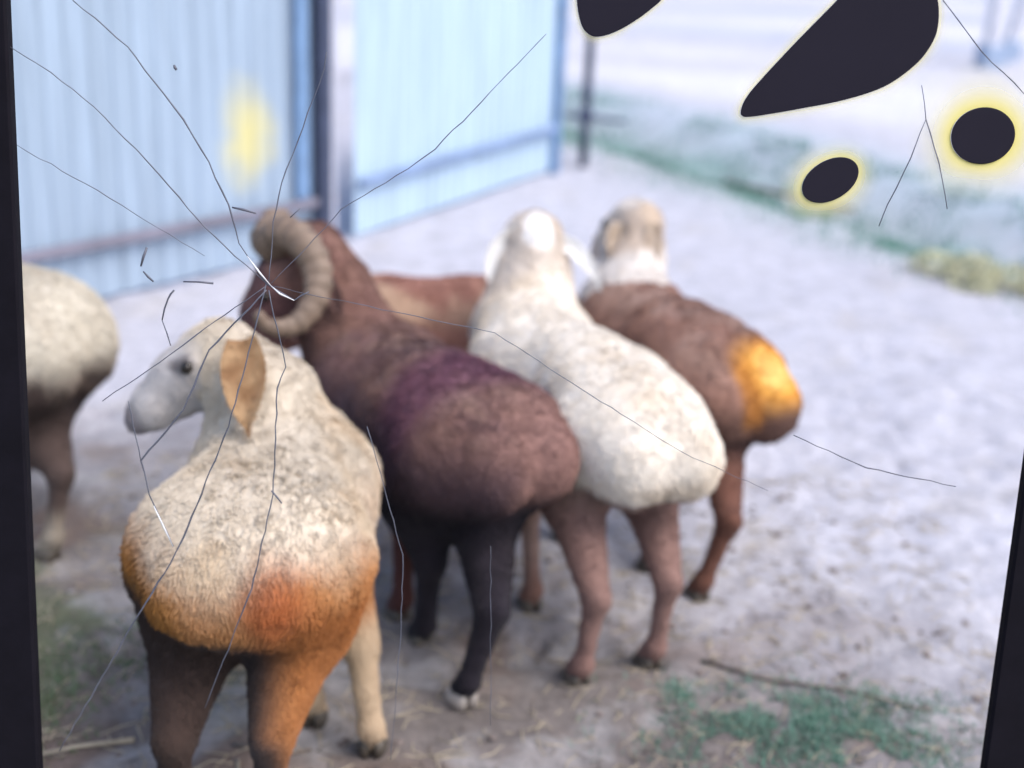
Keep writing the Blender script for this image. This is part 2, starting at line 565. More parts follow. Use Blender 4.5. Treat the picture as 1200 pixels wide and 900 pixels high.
blades_object('grass_sprouts', pts, .022, .002, leaf_mat('dull_grass', (.07, .11, .05), (.13, .2, .10)), 'sparse dull green sprouts in the dirt left of the sheep with the glow painted on its rump', lean=1.0, seed=4)
pts = []
for (ax, ay), (bx, by) in zip(VERGE[:-1], VERGE[1:]):
    L = math.hypot(bx - ax, by - ay)
    nx_, ny_ = -(by - ay) / L, (bx - ax) / L
    for _ in range(int(1300 * L)):
        t, s = r.random(), r.normal(.22, .34)
        if r.random() < .28: s = r.normal(1.15, .16)
        x, y = ax + (bx - ax) * t + nx_ * s, ay + (by - ay) * t + ny_ * s
        if rough(x, y, 2.0) > .44: pts.append((x, y, gz(x, y)))
blades_object('verge_grass', pts, .06, .004, M_VERGE, 'blue-green verge grass along the far edge of the yard', lean=.8, seed=5)

bush = empty('low_bush', (2.66, 7.42, gz(2.66, 7.42)))
props(bush, 'small yellowish dry bush on the verge at the right', 'bush')
mb = MB()
for k in range(14):
    an, le = r.uniform(0, 6.28), r.uniform(.08, .2)
    mb.tube([(0, 0, 0), (math.cos(an) * le * .5, math.sin(an) * le * .5, le * .5), (math.cos(an) * le, math.sin(an) * le, le * .85)], [.006, .004, .002], 5)
mb.build('twigs', M_WOOD, bush)
pts = []
for _ in range(1300):
    d = r.normal(0, 1, 3)
    d /= np.linalg.norm(d)
    q = r.uniform(.35, 1) ** .5 * (.8 + .4 * float(vnoise(np.array([d]), 2.5)[0]))
    o3 = ((0, 0, 0), (.22, -.10, -.03), (-.17, .14, -.02), (.34, -.2, -.06), (-.06, -.16, -.05))[int(r.integers(0, 5))]
    pts.append((d[0] * .17 * q + o3[0], d[1] * .17 * q + o3[1], max(0, d[2] * .07 * q + .08 + o3[2])))
lf = blades_object('leaves', pts, .035, .008, M_DRY, None, None, None, 1.5, bush, 6)
lf['kind'] = 'stuff'

def scatter_tubes(name, n, box, ln, rad, mat, label, seed, keep=None):
    rr = np.random.default_rng(seed)
    mb = MB()
    for _ in range(n):
        x, y = rr.uniform(box[0], box[1]), rr.uniform(box[2], box[3])
        if keep and not keep(x, y, rr): continue
        l = ln * rr.uniform(.3, 1.5)
        an = rr.uniform(0, math.pi)
        bend = rr.normal(0, .25) * l
        P = []
        for t in (-.5, 0, .5):
            px = x + math.cos(an) * l * t - math.sin(an) * bend * (1 - 4 * t * t)
            py = y + math.sin(an) * l * t + math.cos(an) * bend * (1 - 4 * t * t)
            P.append((px, py, gz(px, py) + rad + rr.uniform(0, .004)))
        mb.tube(P, [rad * .7, rad, rad * .5], 4)
    o = mb.build(name, mat)
    return props(o, label, None, None, 'stuff')
scatter_tubes('straw', 1500, (-1.4, 1.5, 2.3, 4.4), .065, .0019, M_STRAW, 'bits of pale straw strewn over the trampled dirt', 21)
def pebbles(name, n, box, smax, mat, label, seed):
    rr = np.random.default_rng(seed)
    mb = MB()
    for _ in range(n):
        x, y = rr.uniform(box[0], box[1]), rr.uniform(box[2], box[3])
        s = smax * rr.uniform(.25, 1) ** 1.6
        vs = []
        for (a, e) in [(0, -1)] + [(k * 1.2566 + .6 * j, z) for j, z in ((0, -.35), (1, .45)) for k in range(5)] + [(0, 1)]:
            q = math.sqrt(max(0, 1 - e * e)) * s * rr.uniform(.75, 1.25)
            vs.append((x + math.cos(a) * q, y + math.sin(a) * q, gz(x, y) + s * .25 + e * s * .55))
        fs = [(0, 1 + (k + 1) % 5, 1 + k) for k in range(5)] + [(11, 6 + k, 6 + (k + 1) % 5) for k in range(5)]
        for k in range(5):
            fs += [(1 + k, 1 + (k + 1) % 5, 6 + k), (1 + (k + 1) % 5, 6 + (k + 1) % 5, 6 + k)]
        mb.add(vs, fs)
    o = mb.build(name, mat)
    return props(o, label, None, None, 'stuff')
pebbles('pebbles', 260, (-1.5, 1.7, 2.3, 5.0), .010, M_STONE, 'small stones and clods scattered over the yard dirt', 31)
scatter_tubes('twig_litter', 900, (-1.3, 1.2, 2.3, 4.4), .04, .0016, M_WOOD, 'dark crumbs of twig and dung litter trodden into the dirt', 22)
pebbles('dirt_clods', 220, (-1.3, 1.4, 2.3, 4.2), .016, simple('dark_clod', (.17, .14, .13), .95, var=.4, scale=20), 'dark clods of trampled earth around the hooves', 32)

def stick(pts, rad, mat, label, name='stick'):
    mb = MB()
    P = [(x, y, gz(x, y) + rad * .8 + h) for x, y, h in pts]
    mb.tube(P, [rad * (1.1 - .6 * k / (len(P) - 1)) for k in range(len(P))], 7)
    o = mb.build(name, mat, None, True)
    return props(o, label, 'stick')

# ------------------------------------------------------------------ sheep
def surface_nets(val, org, h):
    """Smooth closed surface of val < 0 on a regular grid."""
    s = val < 0
    n = np.array(val.shape)
    cell = n - 1
    cnt = np.zeros(cell)
    acc = np.zeros((*cell, 3))
    corners = [(i, j, k) for i in (0, 1) for j in (0, 1) for k in (0, 1)]
    def sl(c): return tuple(slice(c[a], c[a] + cell[a]) for a in range(3))
    for c0 in corners:
        for ax in range(3):
            if c0[ax] == 1: continue
            c1 = list(c0); c1[ax] = 1
            v0, v1 = val[sl(c0)], val[sl(c1)]
            m = (v0 < 0) != (v1 < 0)
            t = np.where(m, v0 / np.where(m, v0 - v1, 1), 0)
            for a in range(3):
                acc[..., a] += np.where(m, c0[a] + (t if a == ax else 0), 0)
            cnt += m
    act = cnt > 0
    vid = np.full(cell, -1)
    vid[act] = np.arange(act.sum())
    ijk = np.argwhere(act)
    V = org + h * (ijk + acc[act] / cnt[act][:, None])
    F = []
    for ax in range(3):
        b, c = [(1, 2), (2, 0), (0, 1)][ax]
        lo = [slice(1, n[a] - 1) for a in range(3)]
        hi = list(lo)
        lo[ax] = slice(0, n[ax] - 1)
        hi[ax] = slice(1, n[ax])
        s0, s1 = s[tuple(lo)], s[tuple(hi)]
        e = np.argwhere(s0 != s1)
        flip = s0[s0 != s1]
        off = np.array([1, 1, 1]); off[ax] = 0
        e = e + off
        def at(db, dc):
            q = e.copy(); q[:, b] -= db; q[:, c] -= dc
            return vid[q[:, 0], q[:, 1], q[:, 2]]
        q = np.stack([at(1, 1), at(0, 1), at(0, 0), at(1, 0)], 1)
        q[~flip] = q[~flip][:, ::-1]
        F.append(q)
    return V, np.concatenate(F)

def cone_sd(P, a, b, ra, rb, zs=1.0):
    a, b = np.array(a, float), np.array(b, float)
    ab = b - a
    t = np.clip(((P - a) @ ab) / (ab @ ab), 0, 1)
    q = P - a - t[:, None] * ab
    return np.linalg.norm(q, axis=1) - (ra + (rb - ra) * t)
def ell_sd(P, c, r, R=None):
    q = P - np.array(c)
    if R is not None: q = q @ R
    r = np.array(r)
    k0 = np.linalg.norm(q / r, axis=1)
    k1 = np.linalg.norm(q / (r * r), axis=1)
    return k0 * (k0 - 1) / np.maximum(k1, 1e-6)

class Flesh:
    """Blobs and tapered limbs blended into one continuous body; each carries a region name."""
    def __init__(self): self.items = []
    def cone(self, reg, a, b, ra, rb, k=.03): self.items.append((reg, 'c', (a, b, ra, rb), k))
    def ell(self, reg, c, r, k=.05, R=None): self.items.append((reg, 'e', (c, r, R), k))
    def chain(self, reg, pts, rad, k=.03):
        for i in range(len(pts) - 1): self.cone(reg, pts[i], pts[i + 1], rad[i], rad[i + 1], k)
    def dist(self, P):
        out, best, reg = None, None, None
        for i, (rg, t, a, k) in enumerate(self.items):
            if t == 'c':
                lo = np.minimum(a[0], a[1]) - max(a[2], a[3]) - .12
                hi = np.maximum(a[0], a[1]) + max(a[2], a[3]) + .12
            else:
                e = max(a[1]) + .12
                lo, hi = np.array(a[0]) - e, np.array(a[0]) + e
            m = np.all((P > lo) & (P < hi), axis=1)
            d = np.full(len(P), .3)
            if m.any(): d[m] = cone_sd(P[m], *a) if t == 'c' else ell_sd(P[m], *a)
            if out is None: out, best, reg = d.copy(), d.copy(), np.zeros(len(P), int)
            else:
                hh = np.maximum(k - np.abs(out - d), 0) / k
                out = np.minimum(out, d) - hh * hh * k * .25
                c = d < best
                best = np.where(c, d, best)
                reg = np.where(c, i, reg)
        return out, reg

def lathe_ear(parent, name, root, tip, width, thick, mat_col, droop, face, seed=0, cupk=1.0):
    """A long lop ear: a cupped leaf-shaped flap from root to tip."""
    root, tip, droop = Vector(root), Vector(tip), Vector(droop)
    face = Vector(face).normalized()
    n, m = 14, 9
    vs = []
    for side in (1, -1):
        for i in range(n):
            t = i / (n - 1)
            p = root * (1 - t) + tip * t + droop * (4 * t * (1 - t))
            d = (tip - root + droop * 4 * (1 - 2 * t)).normalized()
            lat = d.cross(face).normalized()
            nr = lat.cross(d).normalized()
            w = width * (.30 + 1.0 * math.sin(math.pi * min(1, t * .9 + .12)) ** .8 - .36 * t) * (1 if t < .86 else math.sqrt(max(.02, 1 - ((t - .86) / .14) ** 2)))
            for j in range(m):
                u = j / (m - 1) * 2 - 1
                cup = (u * u) * width * (.62 - .3 * t) * cupk + math.sin(t * 5) * width * .06 * u
                q = p + lat * (u * w * .5) + nr * (cup + side * thick * .5 * math.sqrt(max(0.0, 1 - u * u)) * (1 - .6 * t))
                vs.append(q)
    fs = []
    A = n * m
    for i in range(n - 1):
        for j in range(m - 1):
            a = i * m + j
            fs.append((a, a + 1, a + m + 1, a + m))
            fs.append((A + a, A + a + m, A + a + m + 1, A + a + 1))
    me = bpy.data.meshes.new(name)
    me.from_pydata(vs, [], fs)
    P = np.array([tuple(v) for v in vs])
    nn = fbm(P, 22, 3, seed)
    c = mixc(np.tile(np.array(mat_col[0]), (len(P), 1)), mat_col[1], smooth(.35, .7, nn))
    ca = me.attributes.new('tint', 'FLOAT_COLOR', 'POINT')
    ca.data.foreach_set('color', np.concatenate([c, np.ones((len(c), 1))], 1).ravel())
    me.polygons.foreach_set('use_smooth', [True] * len(me.polygons))
    o = link_mesh(name, me, M_SKIN, parent)
    fleece(o, P, me, c, 700, .012, .0007, Vector(tip - root).normalized(), seed)
    return o

def fleece(parent, V, me, colr, count, length, radius, flow, seed, lens=None, name='fleece', curl=.35):
    """Short wool fibres rooted on a mesh: real hair curves, one per root, combed along flow."""
    me.calc_loop_triangles()
    nt_ = len(me.loop_triangles)
    tri = np.empty(nt_ * 3, int)
    me.loop_triangles.foreach_get('vertices', tri)
    tri = tri.reshape(-1, 3)
    A, B, C = V[tri[:, 0]], V[tri[:, 1]], V[tri[:, 2]]
    cr = np.cross(B - A, C - A)
    ar = np.linalg.norm(cr, axis=1) / 2
    rr = np.random.default_rng(seed + 100)
    pick = rr.choice(nt_, count, p=ar / ar.sum())
    u, v = rr.random(count), rr.random(count)
    fl = u + v > 1
    u[fl], v[fl] = 1 - u[fl], 1 - v[fl]
    w = 1 - u - v
    P = A[pick] * w[:, None] + B[pick] * u[:, None] + C[pick] * v[:, None]
    Nn = cr[pick] / (2 * ar[pick][:, None] + 1e-12)
    kc = colr[tri[pick, 0]] * w[:, None] + colr[tri[pick, 1]] * u[:, None] + colr[tri[pick, 2]] * v[:, None]
    ln = np.full(count, length) if lens is None else (lens[tri[pick, 0]] * w + lens[tri[pick, 1]] * u + lens[tri[pick, 2]] * v)
    ln = ln * rr.uniform(.45, 1.25, count)
    flow = np.array(flow)
    lock = np.stack([vnoise(P, 42, 1.1 + 13 * k) - .5 for k in range(3)], 1)
    big = np.stack([vnoise(P, 11, 5.1 + 9 * k) - .5 for k in range(3)], 1)
    flow = flow[None, :] - Nn * (Nn @ flow)[:, None]
    flow /= np.maximum(np.linalg.norm(flow, axis=1)[:, None], .25)
    d0 = Nn * .42 + lock * .7 + big * .5 + flow * .8 + rr.normal(0, .12, (count, 3))
    d0 /= np.linalg.norm(d0, axis=1)[:, None]
    d1 = d0 * .5 + flow * .6 + Nn * .05 + lock * .9 * curl / .35 + rr.normal(0, .2, (count, 3))
    d1 /= np.linalg.norm(d1, axis=1)[:, None]
    npt = 4
    pts = np.empty((count, npt, 3))
    pts[:, 0] = P - Nn * .002
    pts[:, 1] = P + d0 * (ln * .4)[:, None]
    pts[:, 2] = pts[:, 1] + (d0 * .5 + d1 * .5) * (ln * .35)[:, None]
    pts[:, 3] = pts[:, 2] + d1 * (ln * .3)[:, None]
    hc = bpy.data.hair_curves.new(name)
    hc.add_curves([npt] * count)
    hc.attributes['position'].data.foreach_set('vector', pts.ravel())
    ra = hc.attributes.get('radius') or hc.attributes.new('radius', 'FLOAT', 'POINT')
    ra.data.foreach_set('value', np.tile(np.array([1, .9, .7, .25]) * radius, count))
    kc = np.clip(kc * rr.uniform(.9, 1.1, count)[:, None], 0, 1)
    ca = hc.attributes.new('tint', 'FLOAT_COLOR', 'CURVE')
    ca.data.foreach_set('color', np.concatenate([kc, np.ones((count, 1))], 1).ravel())
    hc.materials.append(M_FIBRE)
    o = bpy.data.objects.new(name, hc)
    o.parent = parent
    o['kind'] = 'stuff'
    COL.objects.link(o)
    return o

def make_sheep(spec):
    """One animal. spec in world metres: hip and shoulder ground points, heights, feet, neck, head, colours."""
    hip, sho = Vector((*spec['hip'], 0)), Vector((*spec['shoulder'], 0))
    base = (hip + sho) / 2
    f = (sho - hip).normalized()
    ang = math.atan2(-f.x, f.y)
    root = empty('sheep', (base.x, base.y, 0), ang)
    props(root, spec['label'], 'sheep', 'sheep standing in the yard')
    R = Matrix.Rotation(-ang, 3, 'Z')
    L = lambda p: R @ (Vector(p) - base)
    half = (sho - hip).length / 2
    W = spec['w']; top = spec['top']; topf = spec.get('topf', top); bel = spec['belly']
    fl = Flesh()
    zc, hh = (top + bel) / 2, (top - bel) / 2
    zf, hf = (topf + bel + .02) / 2, (topf - bel - .02) / 2
    # trunk: rump, loin, barrel, chest
    for s in (-1, 1):
        fl.ell('body', (s * W * .40, -half - .04, zc - .02), (W * .62, .25, hh * .88), .10)
        fl.ell('body', (s * W * .46, -half + .06, top - .075), (.05, .06, .04), .07)
        fl.ell('body', (s * W * .50, half * .8, topf - .12), (.06, .07, .11), .08)
    pk = spec.get('peak', .55)
    fl.chain('body', [(0, -half - .10, top - W * pk - .03), (0, -half * .3, (top + topf) / 2 - W * pk), (0, half + .04, topf - W * pk)], [W * pk * .9, W * pk, W * pk * .95], .10)
    fl.ell('body', (0, -half * .2, (zc + zf) / 2 - .035), (W * 1.02, half * .95 + .12, (hh + hf) / 2 * .93), .10)
    fl.ell('body', (0, half * .55, zf - .02), (W * spec.get('front', .93), .26, hf * .95), .10)
    fl.ell('body', (0, half + .10, zf + .01), (W * .66, .17, hf * .80), .08)
    # fat tail, two lobes
    tl = spec.get('tail', 1.0)
    tz = zc - hh * .22 + spec.get('tail_dz', 0)
    for s in (-1, 1):
        fl.ell('tail', (s * W * .42, -half - .17 - .05 * tl, tz), (W * .55 * tl, .115 * tl, hh * .68 * tl), spec.get('cleft', .06))
    # legs
    hoofs = []
    for key, s in (('hl', -1), ('hr', 1), ('fl', -1), ('fr', 1)):
        ft = L((*spec[key], 0)); ft.z = 0
        k = spec.get('leg', 1.0)
        if key[0] == 'h':
            th = spec.get('thigh', 1.0)
            h0 = Vector((s * W * .58, -half - .07, zc - hh * .20))
            st = Vector((s * W * .64, -half + .02, bel - .02)) * .6 + Vector((ft.x, ft.y + .09, bel - .03)) * .4
            hk = Vector((ft.x * .8 + s * W * .55 * .2, ft.y - .025, .27 * spec.get('hock', 1)))
            fet = Vector((ft.x, ft.y - .012, .075))
            fl.chain('hleg', [tuple(h0), tuple(st)], [.15 * k * th, .112 * k * th], .07)
            fl.chain('hleg', [tuple(st), tuple(hk)], [.10 * k * th, .046 * k], .04)
            fl.chain('hleg', [tuple(hk), tuple(fet)], [.037 * k, .028 * k], .02)
            fl.cone('hleg', tuple(hk + Vector((0, -.02, .015))), tuple(hk + Vector((0, 0, -.03))), .022, .020, .02)
        else:
            s0 = Vector((s * W * .58, half * .75, zf - hf * .1))
            el = Vector((s * W * .55, half * .75 - .04, bel + .03)) * .7 + Vector((ft.x, ft.y - .02, bel + .03)) * .3
            kn = Vector((ft.x * .75 + s * W * .5 * .25, ft.y * .8 + (half * .75) * .2 + .012, .27))
            fet = Vector((ft.x, ft.y - .008, .075))
            fl.chain('fleg', [tuple(s0), tuple(el)], [.12 * k, .078 * k], .05)
            fl.chain('fleg', [tuple(el), tuple(kn)], [.068 * k, .043 * k], .03)
            fl.chain('fleg', [tuple(kn), tuple(fet)], [.035 * k, .027 * k], .02)
            fl.cone('fleg', tuple(kn + Vector((0, .008, .02))), tuple(kn + Vector((0, .008, -.02))), .03, .03, .02)
        toe = Vector((ft.x, ft.y + .02, .035))
        fl.chain(key[0] + 'leg', [tuple(fet), tuple(toe)], [.029, .031], .02)
        hoofs.append(ft)
    # neck and head
    nk = [L(p) for p in spec['neck']]
    nr = spec['neck_r']
    fl.chain('neck', [tuple(p) for p in nk], nr, .06)
    hd = L(spec['head'])
    dirv = (R @ Vector(spec['face'])).normalized()
    upv = (R @ Vector(spec.get('crown', (0, 0, 1)))).normalized()
    upv = (upv - dirv * upv.dot(dirv)).normalized()
    sidev = dirv.cross(upv).normalized()
    hs = spec.get('hs', 1.0)
    Rm = np.array([tuple(sidev), tuple(dirv), tuple(upv)]).T
    fl.chain('neck', [tuple(nk[-1]), tuple(hd - dirv * .02)], [nr[-1], .085 * hs], .05)
    fl.ell('head', tuple(hd), (.075 * hs, .11 * hs, .088 * hs), .03, Rm)
    n1 = hd + dirv * .10 * hs + upv * .008
    n2 = hd + dirv * .19 * hs - upv * .018 * hs
    n3 = hd + dirv * .235 * hs - upv * .034 * hs
    fl.chain('head', [tuple(hd + upv * .012), tuple(n1), tuple(n2), tuple(n3)], [.072 * hs, .062 * hs, .047 * hs, .036 * hs], .03)
    fl.cone('head', tuple(hd + dirv * .03 - upv * .05 * hs), tuple(hd + dirv * .19 * hs - upv * .052 * hs), .048 * hs, .028 * hs, .025)
    for s in (-1, 1):
        fl.ell('head', tuple(hd + sidev * s * .055 * hs + dirv * .055 * hs + upv * .035 * hs), (.026, .03, .022), .02)
    # mesh
    pts = [p for it in fl.items for p in ((it[2][0], it[2][1]) if it[1] == 'c' else (np.array(it[2][0]) - max(it[2][1]), np.array(it[2][0]) + max(it[2][1])))]
    P = np.array([tuple(p) for p in pts])
    lo, hi = P.min(0) - .16, P.max(0) + .16
    lo[2] = -.04
    h = .0125
    n = np.ceil((hi - lo) / h).astype(int) + 1
    ax = [lo[i] + h * np.arange(n[i]) for i in range(3)]
    G = np.stack(np.meshgrid(*ax, indexing='ij'), -1).reshape(-1, 3)
    d, _ = fl.dist(G)
    V, F = surface_nets(d.reshape(n), lo, h)
    _, reg = fl.dist(V)
    names = np.array([it[0] for it in fl.items])
    rn = names[reg]
    me = bpy.data.meshes.new('body')
    me.from_pydata(V.tolist(), [], F.tolist())
    me.update()
    Nv = np.empty(len(V) * 3)
    me.vertices.foreach_get('normal', Nv)
    Nv = Nv.reshape(-1, 3)
    # wool relief: heavy on the trunk, none on the face and shanks
    woolly = np.isin(rn, ('body', 'tail')) * 1.0 + (rn == 'neck') * .8 + (rn == 'hleg') * smooth(.30, .5, V[:, 2]) + (rn == 'fleg') * smooth(.33, .5, V[:, 2])
    amp = spec.get('wool', 1.0)
    disp = (fbm(V, 7, 3, spec['seed']) - .5) * .04 * amp + (fbm(V, 26, 3, spec['seed'] + 3) - .5) * .018 * amp
    disp = disp * woolly + (fbm(V, 30, 2, 2.2) - .5) * .006
    V = V + Nv * disp[:, None]
    if 'shape' in spec: V = spec['shape'](V, rn, half, W, zc, hh)
    me.vertices.foreach_set('co', V.ravel())
    me.update()
    me.polygons.foreach_set('use_smooth', [True] * len(me.polygons))
    hq = (V - np.array(tuple(hd))) @ Rm
    info = dict(half=half, W=W, zc=zc, hh=hh, bel=bel, top=top, head=hq, n1=fbm(V, 6, 4, spec['seed'] + 1), n2=fbm(V, 24, 3, spec['seed'] + 2))
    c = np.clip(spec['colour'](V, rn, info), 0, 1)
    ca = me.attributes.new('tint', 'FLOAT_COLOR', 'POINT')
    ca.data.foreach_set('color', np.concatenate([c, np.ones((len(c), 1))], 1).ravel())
    body = link_mesh('body', me, M_WOOL, root)
    lens = .006 + .018 * spec.get('fibre', 1.0) * woolly
    cnt = spec.get('fibres', 60000)
    if FUR: fleece(body, V, me, c, cnt, .02, .0011, (0, -.55, -.8), spec['seed'], lens)
    # hooves: two claws each
    for key, ft in zip(('hl', 'hr', 'fl', 'fr'), hoofs):
        mb = MB()
        for s in (-1, 1):
            x, y = ft.x + s * .016, ft.y + .02
            ringz = ((0.0, 1.15), (.022, 1.05), (.045, .85))
            vs, fs = [], []
            for z, k in ringz:
                for q in range(10):
                    a = 2 * math.pi * q / 10
                    vs.append((x + math.cos(a) * .0165 * k, y + (math.sin(a) * .034 + (.012 if math.sin(a) > 0 else 0)) * k - z * .35, z - .004))
            for i in range(2):
                for q in range(10):
                    fs.append((i * 10 + q, i * 10 + (q + 1) % 10, i * 10 + 10 + (q + 1) % 10, i * 10 + 10 + q))
            fs += [tuple(reversed(range(10))), tuple(range(20, 30))]
            mb.add(vs, fs)
        mb.build('hoof', M_HOOF_PALE if key in spec.get('pale_hoof', ()) else M_HOOF, root, True)
    # eyes
    for s in (-1, 1):
        e = hd + sidev * s * .077 * hs + dirv * .062 * hs + upv * .036 * hs
        bpm = MB()
        for a in range(1):
            vs, fs = [(e.x, e.y, e.z + .016)], []
            for i in range(1, 5):
                for q in range(8):
                    th, ph = math.pi * i / 5, 2 * math.pi * q / 8
                    vs.append((e.x + .016 * math.sin(th) * math.cos(ph), e.y + .016 * math.sin(th) * math.sin(ph), e.z + .016 * math.cos(th)))
            vs.append((e.x, e.y, e.z - .016))
            for q in range(8):
                fs.append((0, 1 + q, 1 + (q + 1) % 8))
                for i in range(3):
                    fs.append((1 + i * 8 + q, 9 + i * 8 + q, 9 + i * 8 + (q + 1) % 8, 1 + i * 8 + (q + 1) % 8))
                fs.append((33, 25 + (q + 1) % 8, 25 + q))
            bpm.add(vs, fs)
        bpm.build('eye', M_EYE, root, True)
    # ears
    for s in (-1, 1):
        e = spec.get('ear_l' if s < 0 else 'ear_r')
        if e is None:
            rt_ = hd + sidev * s * .07 * hs + upv * .03 - dirv * .02
            tp = rt_ + sidev * s * .09 * hs - upv * .10 * hs - dirv * .02
            e = dict(root=rt_, tip=tp, width=.06, droop=sidev * s * .02, face=sidev * s + dirv * .3)
        elif e == 0: continue
        else:
            e = dict(e); e['root'], e['tip'] = L(e['root']), L(e['tip'])
            e['droop'] = R @ Vector(e.get('droop', (0, 0, 0))); e['face'] = R @ Vector(e['face'])
        lathe_ear(root, 'ear', e['root'], e['tip'], e['width'], .010, e.get('col', spec['ear_col']), e['droop'], e['face'], spec['seed'], e.get('cup', .6))
    # horns: ridged spiral given by world points
    for pts_, r0 in spec.get('horns', ()):
        P = [L(p) for p in pts_]
        # Catmull-Rom through the points, ridges along the length
        Q = []
        for i in range(len(P) - 1):
            a, b_, c_, d_ = P[max(i - 1, 0)], P[i], P[i + 1], P[min(i + 2, len(P) - 1)]
            for k in range(9):
                t = k / 9
                Q.append(.5 * ((2 * b_) + (c_ - a) * t + (2 * a - 5 * b_ + 4 * c_ - d_) * t * t + (3 * b_ - a - 3 * c_ + d_) * t ** 3))
        Q.append(P[-1])
        m_ = len(Q)
        rad = [r0 * (1 - .72 * (i / (m_ - 1)) ** 1.6) * (1 + .09 * (i % 4 == 0) - .07 * (i % 4 == 2)) for i in range(m_)]
        mb = MB(); mb.tube(Q, rad, 16, ((R @ Vector((.25, -1, .1))), .62))
        mb.build('horn', spec['horn_mat'], root, True)
    return root
FUR = True

def has(rn, *names): return np.isin(rn, names) * 1.0
def face_marks(c, q, dark, lite, hs=1.0):
    c = mixc(c, dark, smooth(.20, .25, q[:, 1]) * .8 * (np.abs(q[:, 0]) < .06))
    return c

def col_orange(V, rn, I):
    z, y, x = V[:, 2], V[:, 1], V[:, 0]
    m = (I['n1'] - .5)
    c = np.tile(np.array([.63, .555, .455]), (len(V), 1))
    c = mixc(c, (.58, .43, .27), smooth(.45, .7, I['n1']) * .5)
    back = smooth(-.02, -.22, y)
    c = mixc(c, (.46, .22, .085), smooth(.74, .60, z + m * .16) * (.25 + .75 * back))
    c = mixc(c, (.36, .125, .032), smooth(.64, .54, z + m * .14 + .10 * np.exp(-((x + .02) / .07) ** 2)) * back * .9)
    c = mixc(c, (.42, .20, .055), smooth(.56, .50, z + m * .1) * (1 - back) * .8)
    c = mixc(c, (.34, .08, .02), smooth(.09, .02, np.hypot(x - .10, (z - .63) * .8)) * back * .75)
    c = mixc(c, (.34, .15, .035), smooth(-.04, -.12, x) * smooth(.69, .63, z + m * .08) * back * .95)
    legs = has(rn, 'hleg', 'fleg')
    c = mixc(c, (.35, .14, .045), legs * smooth(.52, .35, z) * .85)
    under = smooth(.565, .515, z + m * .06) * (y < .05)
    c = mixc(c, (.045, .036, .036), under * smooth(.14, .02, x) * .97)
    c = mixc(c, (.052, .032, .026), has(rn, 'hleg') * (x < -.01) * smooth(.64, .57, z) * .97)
    c = mixc(c, (.30, .13, .06), has(rn, 'hleg') * (x < -.01) * smooth(.16, .08, z) * .8)
    c = mixc(c, (.05, .04, .04), has(rn, 'hleg') * (x > 0) * smooth(.07, .03, np.abs(z - .24)) * smooth(.13, .07, x) * .8)
    c = mixc(c, (.50, .40, .28), has(rn, 'fleg') * (x > 0) * smooth(.4, .3, z) * .8)
    c = mixc(c, (.22, .07, .04), has(rn, 'fleg') * (x < 0) * smooth(.4, .3, z) * .9)
    c = mixc(c, (.46, .44, .45), has(rn, 'head') * smooth(-.02, .08, I['head'][:, 1]) * .9)
    c = mixc(c, (.10, .09, .10), has(rn, 'head') * smooth(.035, .018, np.abs(I['head'][:, 1] - .065)) * smooth(.022, .008, np.abs(I['head'][:, 2] - .045)) * .8)
    q = I['head']
    c = mixc(c, (.16, .14, .16), has(rn, 'head') * smooth(.20, .235, q[:, 1]) * .8)
    return c * (.94 + .12 * I['n2'][:, None])

def col_ram(V, rn, I):
    z, y, x = V[:, 2], V[:, 1], V[:, 0]
    c = np.tile(np.array([.195, .105, .09]), (len(V), 1))
    c = mixc(c, (.12, .065, .07), smooth(.42, .62, I['n1']) * .7)
    c = mixc(c, (.30, .19, .15), smooth(.62, .8, z) * smooth(.4, .65, I['n2']) * .6)
    rump = smooth(-.25, -.5, y)
    c = mixc(c, (.31, .175, .15), rump * smooth(.46, .56, z) * smooth(-.12, .06, x) * .9)
    c = mixc(c, (.14, .045, .09), smooth(.18, .05, np.abs(y + .22)) * smooth(.5, .65, z) * .75)
    c = mixc(c, (.06, .042, .06), smooth(-.02, -.13, x) * smooth(.72, .56, z) * .75)
    legs = has(rn, 'hleg', 'fleg')
    c = mixc(c, (.016, .013, .02), legs * smooth(.56, .44, z) * .97)
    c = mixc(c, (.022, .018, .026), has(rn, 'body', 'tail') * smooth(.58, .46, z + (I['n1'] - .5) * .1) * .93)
    c = mixc(c, (.17, .06, .045), has(rn, 'fleg') * smooth(.5, .38, z) * .6)
    c = mixc(c, (.20, .105, .085), has(rn, 'neck') * .7)
    c = mixc(c, (.085, .04, .045), has(rn, 'head') * .9)
    return c * (.9 + .2 * I['n2'][:, None])

